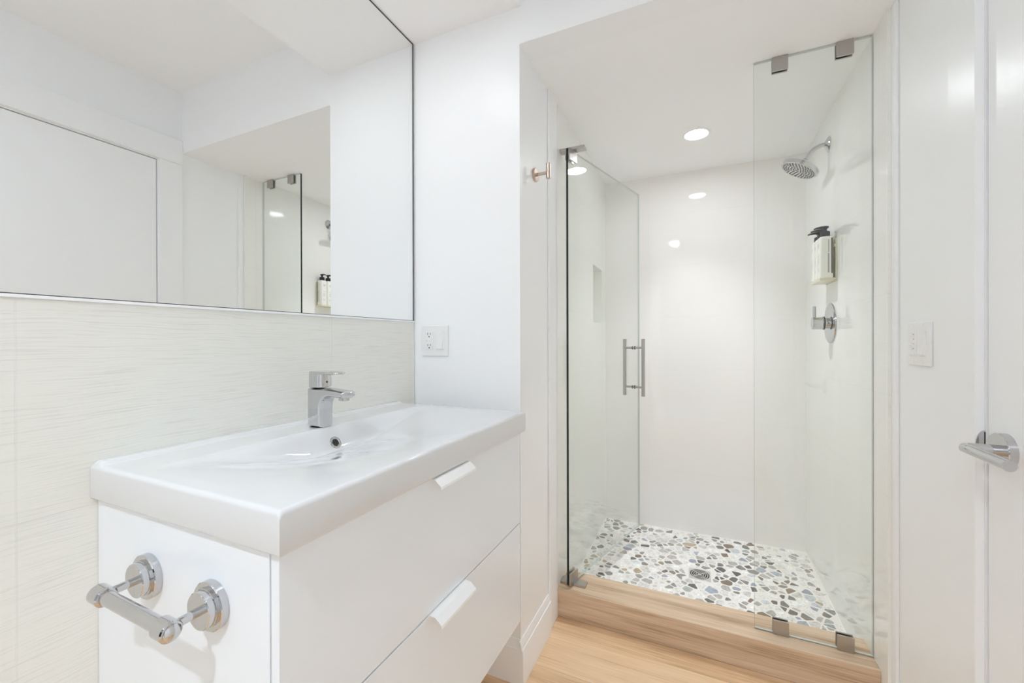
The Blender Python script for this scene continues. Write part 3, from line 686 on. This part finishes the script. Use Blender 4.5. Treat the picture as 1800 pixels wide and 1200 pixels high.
# ================================================================== SHOWER HEAD
def shower_head():
    c = Vector((XR, 2.205, 1.992))
    root = thing('showerhead', 'round chrome shower head on a curved arm high on the tiled wall', 'shower head', c)
    build('flange', MB().lathe([(0.0325,0),(0.0330,0.002),(0.0290,0.006),(0.0180,0.012),(0.0120,0.016),(0.0,0.016)], c, (-1,0,0), 44), CHROME, parent=root)
    hd = Vector((-1, 0, 0)); pts = []; A = 57.0
    for k in range(5): pts.append(c+hd*(0.014*k/4))
    for k in range(1, 15):
        an = math.radians(A)*k/14; rr = 0.068
        pts.append(c+hd*(0.014+rr*math.sin(an))+Vector((0,0,-rr*(1-math.cos(an)))))
    e = pts[-1]; dd = (hd*math.cos(math.radians(A))+Vector((0,0,-math.sin(math.radians(A)))))
    for k in range(1, 3): pts.append(e+dd*0.0125*k)
    tip = pts[-1]
    build('arm', MB().tube(pts, 0.0088, 24), CHROME, parent=root)
    s = Vector((-0.57, 0.0, -1.0)).normalized()           # spray direction
    top = tip+s*0.010
    build('ball_joint', MB().lathe([(0.0,-0.012),(0.008,-0.0105),(0.0125,-0.006),(0.0135,0.0),(0.0135,0.010),(0.018,0.016),(0.0,0.016)], top, s, 32, caps=False), CHROME, parent=root)
    hc = top+s*0.012
    prof = [(0.012,0.0),(0.030,0.004),(0.060,0.0085),(0.0735,0.012),(0.0760,0.015),(0.0760,0.0290),(0.0745,0.0310),(0.0700,0.0315),(0.0680,0.0300),(0.0,0.0300)]
    build('spray_disc', MB().lathe(prof, hc, s, 64), CHROME, parent=root)
    fc = hc+s*0.0300
    build('spray_face', MB().lathe([(0.0,0.0),(0.0675,0.0),(0.0675,0.0006),(0.0,0.0008)], fc, s, 56, caps=False), principled('spray_face_grey', (0.62, 0.62, 0.61), 0.25, metal=0.6, noise=0.04), parent=root)
    e1 = s.cross(Vector((1,0,0))).normalized(); e2 = s.cross(e1)
    nz = MB()
    for ring, n in ((0.010,5),(0.021,10),(0.032,15),(0.043,20),(0.0535,25),(0.0625,30)):
        for k in range(n):
            an = 2*math.pi*(k+0.3*ring*100)/n; p = fc+e1*(ring*math.cos(an))+e2*(ring*math.sin(an))
            nz.lathe([(0.0026,0.0004),(0.0022,0.0030),(0.0,0.0030)], p, s, 8)
    o = build('nozzle_field', nz, principled('nozzle_rubber', (0.10, 0.10, 0.10), 0.5, noise=0.04), parent=root); tag(o, 'grey rubber nozzles', kind='stuff')
shower_head()

# ================================================================== VALVE
def valve():
    c = Vector((XR, 2.183, 1.2146))
    root = thing('shower_valve', 'chrome round valve trim with lever on the tiled wall below the soap bottles', 'shower valve', c)
    build('plate', MB().lathe([(0.0855,0),(0.0865,0.0015),(0.0850,0.0050),(0.070,0.0085),(0.03,0.0095),(0.0,0.0095)], c, (-1,0,0), 64), CHROME, parent=root)
    build('sleeve', MB().cyl(c+Vector((-0.009,0,0)), c+Vector((-0.024,0,0)), 0.0225, 40), CHROME, parent=root)
    build('gasket', MB().cyl(c+Vector((-0.0235,0,0)), c+Vector((-0.0275,0,0)), 0.0285, 40), RUBBER, parent=root)
    kn = build('handle', MB().lathe([(0.0265,0.027),(0.0270,0.029),(0.0270,0.064),(0.0255,0.0665),(0.0,0.067)], c, (-1,0,0), 44), CHROME, parent=root)
    build('lever', MB().cyl(c+Vector((-0.058,0,0.022)), c+Vector((-0.058,0,0.074)), 0.0062, 24, ch=0.0008), CHROME, parent=kn)
valve()

# ================================================================== SOAP BOTTLES
BX = 1.456; BZ0, BZ1 = 1.4005, 1.571
BYS = (2.1165, 2.1690, 2.2215)
hld = thing('bottle_holder', 'cream wall bracket carrying three soap bottles in the shower', 'bottle holder', (XR, 2.169, 1.385))
build('back_plate', MB().box(XR-0.0045, XR, 2.092, 2.246, 1.385, 1.560), HOLD, parent=hld, bevel=0.0015, seg=2)
build('tray', MB().box(1.4325, XR-0.0045, 2.092, 2.246, 1.3880, 1.3985), HOLD, parent=hld, bevel=0.0015, seg=2)
build('retaining_bar', MB().box(1.4815, XR-0.0045, 2.092, 2.246, 1.525, 1.537), HOLD, parent=hld, bevel=0.001, seg=2)
def bottle():
    y = BYS[0]
    root = thing('soap_bottle', 'soap bottle nearest the shower entrance, its black pump fully in view', 'bottle', (BX, y, 1.3985), group='pump bottles in the shower bracket')
    hx, hy = 0.0235, 0.0240
    rings = []
    for z, s, r in ((1.3988, 0.92, 0.008), (1.4005, 0.98, 0.009), (1.404, 1.0, 0.009), (1.562, 1.0, 0.009), (1.5675, 0.96, 0.010), (1.5705, 0.86, 0.012), (1.572, 0.66, 0.0145)):
        rings.append([(a, b, z) for a, b in rrect(BX, y, hx*s, hy*s, r*s)])
    body = build('bottle_body', MB().loft(rings), BOTTLE, parent=root, smooth=35)
    # printed marks: rows of small strokes on the wide face and an upright line of type on the side
    xf = BX-hx-0.0002
    def rows(name, lines):
        mk = MB()
        for y0, y1, z, h, gap in lines:
            yy = y0; rnd = random.Random(int(z*10000))
            while yy < y1:
                wdt = rnd.uniform(0.0010, 0.0026); mk.box(xf-0.0001, xf, yy, min(yy+wdt, y1), z, z+h, 0); yy += wdt+gap
        tag(build(name, mk, INKG, parent=body, smooth=0), 'grey printing on the front')
    rows('logo', [(y-0.010, y+0.010, 1.5360, 0.0055, 0.0006), (y-0.008, y+0.004, 1.5285, 0.0040, 0.0006)])
    rows('text', [(y-0.012, y+0.011, 1.4920, 0.0022, 0.0008)]+[(y-0.012, y+0.008+0.003*(k % 2), 1.480-k*0.0042, 0.0016, 0.0007) for k in range(6)])
    rows('text', [(y-0.011, y+0.009, 1.436, 0.0020, 0.0007), (y-0.011, y+0.004, 1.430, 0.0020, 0.0007)])
    sd = MB(); yf = y-hy-0.0002; rnd = random.Random(3); zz = 1.421
    while zz < 1.500:
        hgt = rnd.uniform(0.0022, 0.0042)
        sd.box(BX+0.0035, BX+0.0085, yf-0.0001, yf, zz, zz+hgt*0.75)
        zz += hgt+0.0008
    sd.box(BX+0.0055, BX+0.0072, yf-0.0001, yf, 1.504, 1.557)
    tag(build('side_stripe', MB().box(BX+0.0150, BX+0.0195, yf-0.0001, yf, 1.417, 1.563), BLACKP, parent=body, smooth=0), 'black upright stripe on the side')
    tag(build('side_lettering', sd, INK, parent=body, smooth=0), 'dark upright line of type on the side')
    pc = MB().lathe([(0.0150,1.5715),(0.0155,1.5725),(0.0155,1.5930),(0.0140,1.5945),(0.0,1.5946)], (BX, y, 0), (0,0,1), 36)
    for k in range(24):
        an = 2*math.pi*k/24; pc.cyl((BX+0.0153*math.cos(an), y+0.0153*math.sin(an), 1.574), (BX+0.0153*math.cos(an), y+0.0153*math.sin(an), 1.592), 0.0009, 6)
    cap = build('pump_collar', pc, BLACKP, parent=root); tag(cap, 'black ribbed pump collar')
    pm = MB().cyl((BX, y, 1.594), (BX, y, 1.609), 0.0062, 24)
    pm.lathe([(0.0075,1.606),(0.0120,1.609),(0.0125,1.6135),(0.0105,1.6160),(0.0,1.6165)], (BX, y, 0), (0,0,1), 32)
    pm.tube([(BX-0.002, y, 1.6125), (BX-0.016, y-0.001, 1.6125), (BX-0.030, y-0.002, 1.6105), (BX-0.040, y-0.003, 1.6070)], [0.0062, 0.0052, 0.0040, 0.0030], 16)
    tag(build('pump_head', pm, BLACKP, parent=root), 'black pump head with nozzle')
    return root
b0 = bottle()
def copy_tree(o, parent=None):
    c = o.copy(); COL.objects.link(c)
    if parent is not None: c.parent = parent
    for ch in [x for x in bpy.data.objects if x.parent == o]: copy_tree(ch, c)
    return c
for y, lab in ((BYS[1], 'middle soap bottle, between its two twins in the bracket'), (BYS[2], 'soap bottle deepest in the shower, mostly hidden behind its twins')):
    c = copy_tree(b0); c.location = (BX, y, 1.3985); c['label'] = lab

# ================================================================== DRAIN
def drain():
    c = Vector((0.976, 2.176, ZSF)); h = 0.0475
    root = thing('shower_drain', 'square steel drain with ringed slots in the pebble floor', 'drain', c)
    build('recess', MB().box(c.x-h+0.002, c.x+h-0.002, c.y-h+0.002, c.y+h-0.002, ZSF+0.0002, ZSF+0.0008), SLOT, parent=root, smooth=0)
    # frame plate: square outside, round opening
    n = 64; mb = MB(); r = 0.0425; vs = []
    for z in (ZSF+0.0008, ZSF+0.0030):
        for k in range(n):
            an = 2*math.pi*k/n; cs, sn = math.cos(an), math.sin(an); q = h/max(abs(cs), abs(sn))
            vs.append((c.x+cs*q, c.y+sn*q, z)); vs.append((c.x+cs*r, c.y+sn*r, z))
    fs = []
    for k in range(n):
        k2 = (k+1) % n; b = 2*n
        fs += [(2*k, 2*k2, 2*k2+1, 2*k+1), (b+2*k, b+2*k+1, b+2*k2+1, b+2*k2), (2*k, b+2*k, b+2*k2, 2*k2), (2*k+1, 2*k2+1, b+2*k2+1, b+2*k+1)]
    mb.add(vs, fs); build('frame', mb, STEEL, parent=root, smooth=20)
    gr = MB()
    def ring(r0, r1):
        gr.lathe([(r0,0.0008),(r0,0.0029),(r1,0.0029),(r1,0.0008)], c, (0,0,1), 56, caps=False)
    ring(0.0335, 0.0372); ring(0.0240, 0.0275); ring(0.0145, 0.0180)
    gr.lathe([(0.008,0.0008),(0.008,0.0029),(0.0,0.0029)], c, (0,0,1), 32, caps=False)
    for k in range(4):
        an = math.radians(45+90*k); d = Vector((math.cos(an), math.sin(an), 0)); p = Vector((-d.y, d.x, 0))
        q = [c+d*0.006-p*0.0018, c+d*0.0427-p*0.0018, c+d*0.0427+p*0.0018, c+d*0.006+p*0.0018]
        gr.add([v+Vector((0,0,0.0008)) for v in q]+[v+Vector((0,0,0.0028)) for v in q], [(0,3,2,1),(4,5,6,7),(0,1,5,4),(1,2,6,5),(2,3,7,6),(3,0,4,7)])
    build('grate', gr, STEEL, parent=root, smooth=30)
drain()

# ================================================================== LAMPS
def downlight(x, y, z, r, mat, label, beam, col):
    root = thing('recessed_downlight', label, 'ceiling light', (x, y, z))
    build('trim_ring', MB().lathe([(r,0.0),(r,0.0025),(r+0.003,0.0040),(r+0.0110,0.0030),(r+0.0135,0.0)], (x, y, z), (0,0,-1), 56, caps=False), TRIM, parent=root)
    build('lens', MB().lathe([(0.0,0.0012),(r,0.0012),(r,0.0004),(0.0,0.0004)], (x, y, z), (0,0,-1), 48, caps=False), mat, parent=root)
    if beam[0] > 0:
        ld = bpy.data.lights.new('downlight_beam', 'SPOT'); ld.energy = beam[0]; ld.spot_size = math.radians(beam[1]); ld.spot_blend = 1.0
        ld.shadow_soft_size = 0.04; ld.color = col
        lo = bpy.data.objects.new('downlight_beam', ld); COL.objects.link(lo); lo.parent = root; lo.location = (0, 0, -0.006)
C_SH, C_SO, C_RM, C_HA = (0.93, 0.975, 1.03), (0.915, 0.955, 1.005), (0.845, 0.945, 1.055), (0.78, 0.92, 1.09)
E_SH = emit_mat('lamp_shower', LAMP_SHOWER, C_SH); E_SO = emit_mat('lamp_soffit', LAMP_SOFFIT, C_SO)
E_RM = emit_mat('lamp_room', LAMP_ROOM, C_RM); E_HA = emit_mat('lamp_hall_fill', LAMP_HALL_FILL, C_HA)
downlight(0.965, 2.177, ZH, 0.050, E_SH, 'round recessed light in the shower ceiling', BEAM_SHOWER, C_SH)
downlight(0.17, 0.80, ZSOF, 0.045, E_SO, 'recessed soffit light above the faucet', BEAM_SOFFIT, C_SO)
downlight(0.17, 0.20, ZSOF, 0.045, E_SO, 'recessed soffit light behind the cabinet end', (0.0, 80), C_SO)
downlight(0.67, -0.70, ZCL, 0.050, E_RM, 'recessed light in the main ceiling behind the viewer', BEAM_ROOM, C_RM)
downlight(0.85, YBACK-0.85, 2.4, 0.060, E_HA, 'added fill light in the unseen hallway behind the viewer', BEAM_HALL_FILL, C_HA)  # added lamp, frontal fill from the unseen hallway
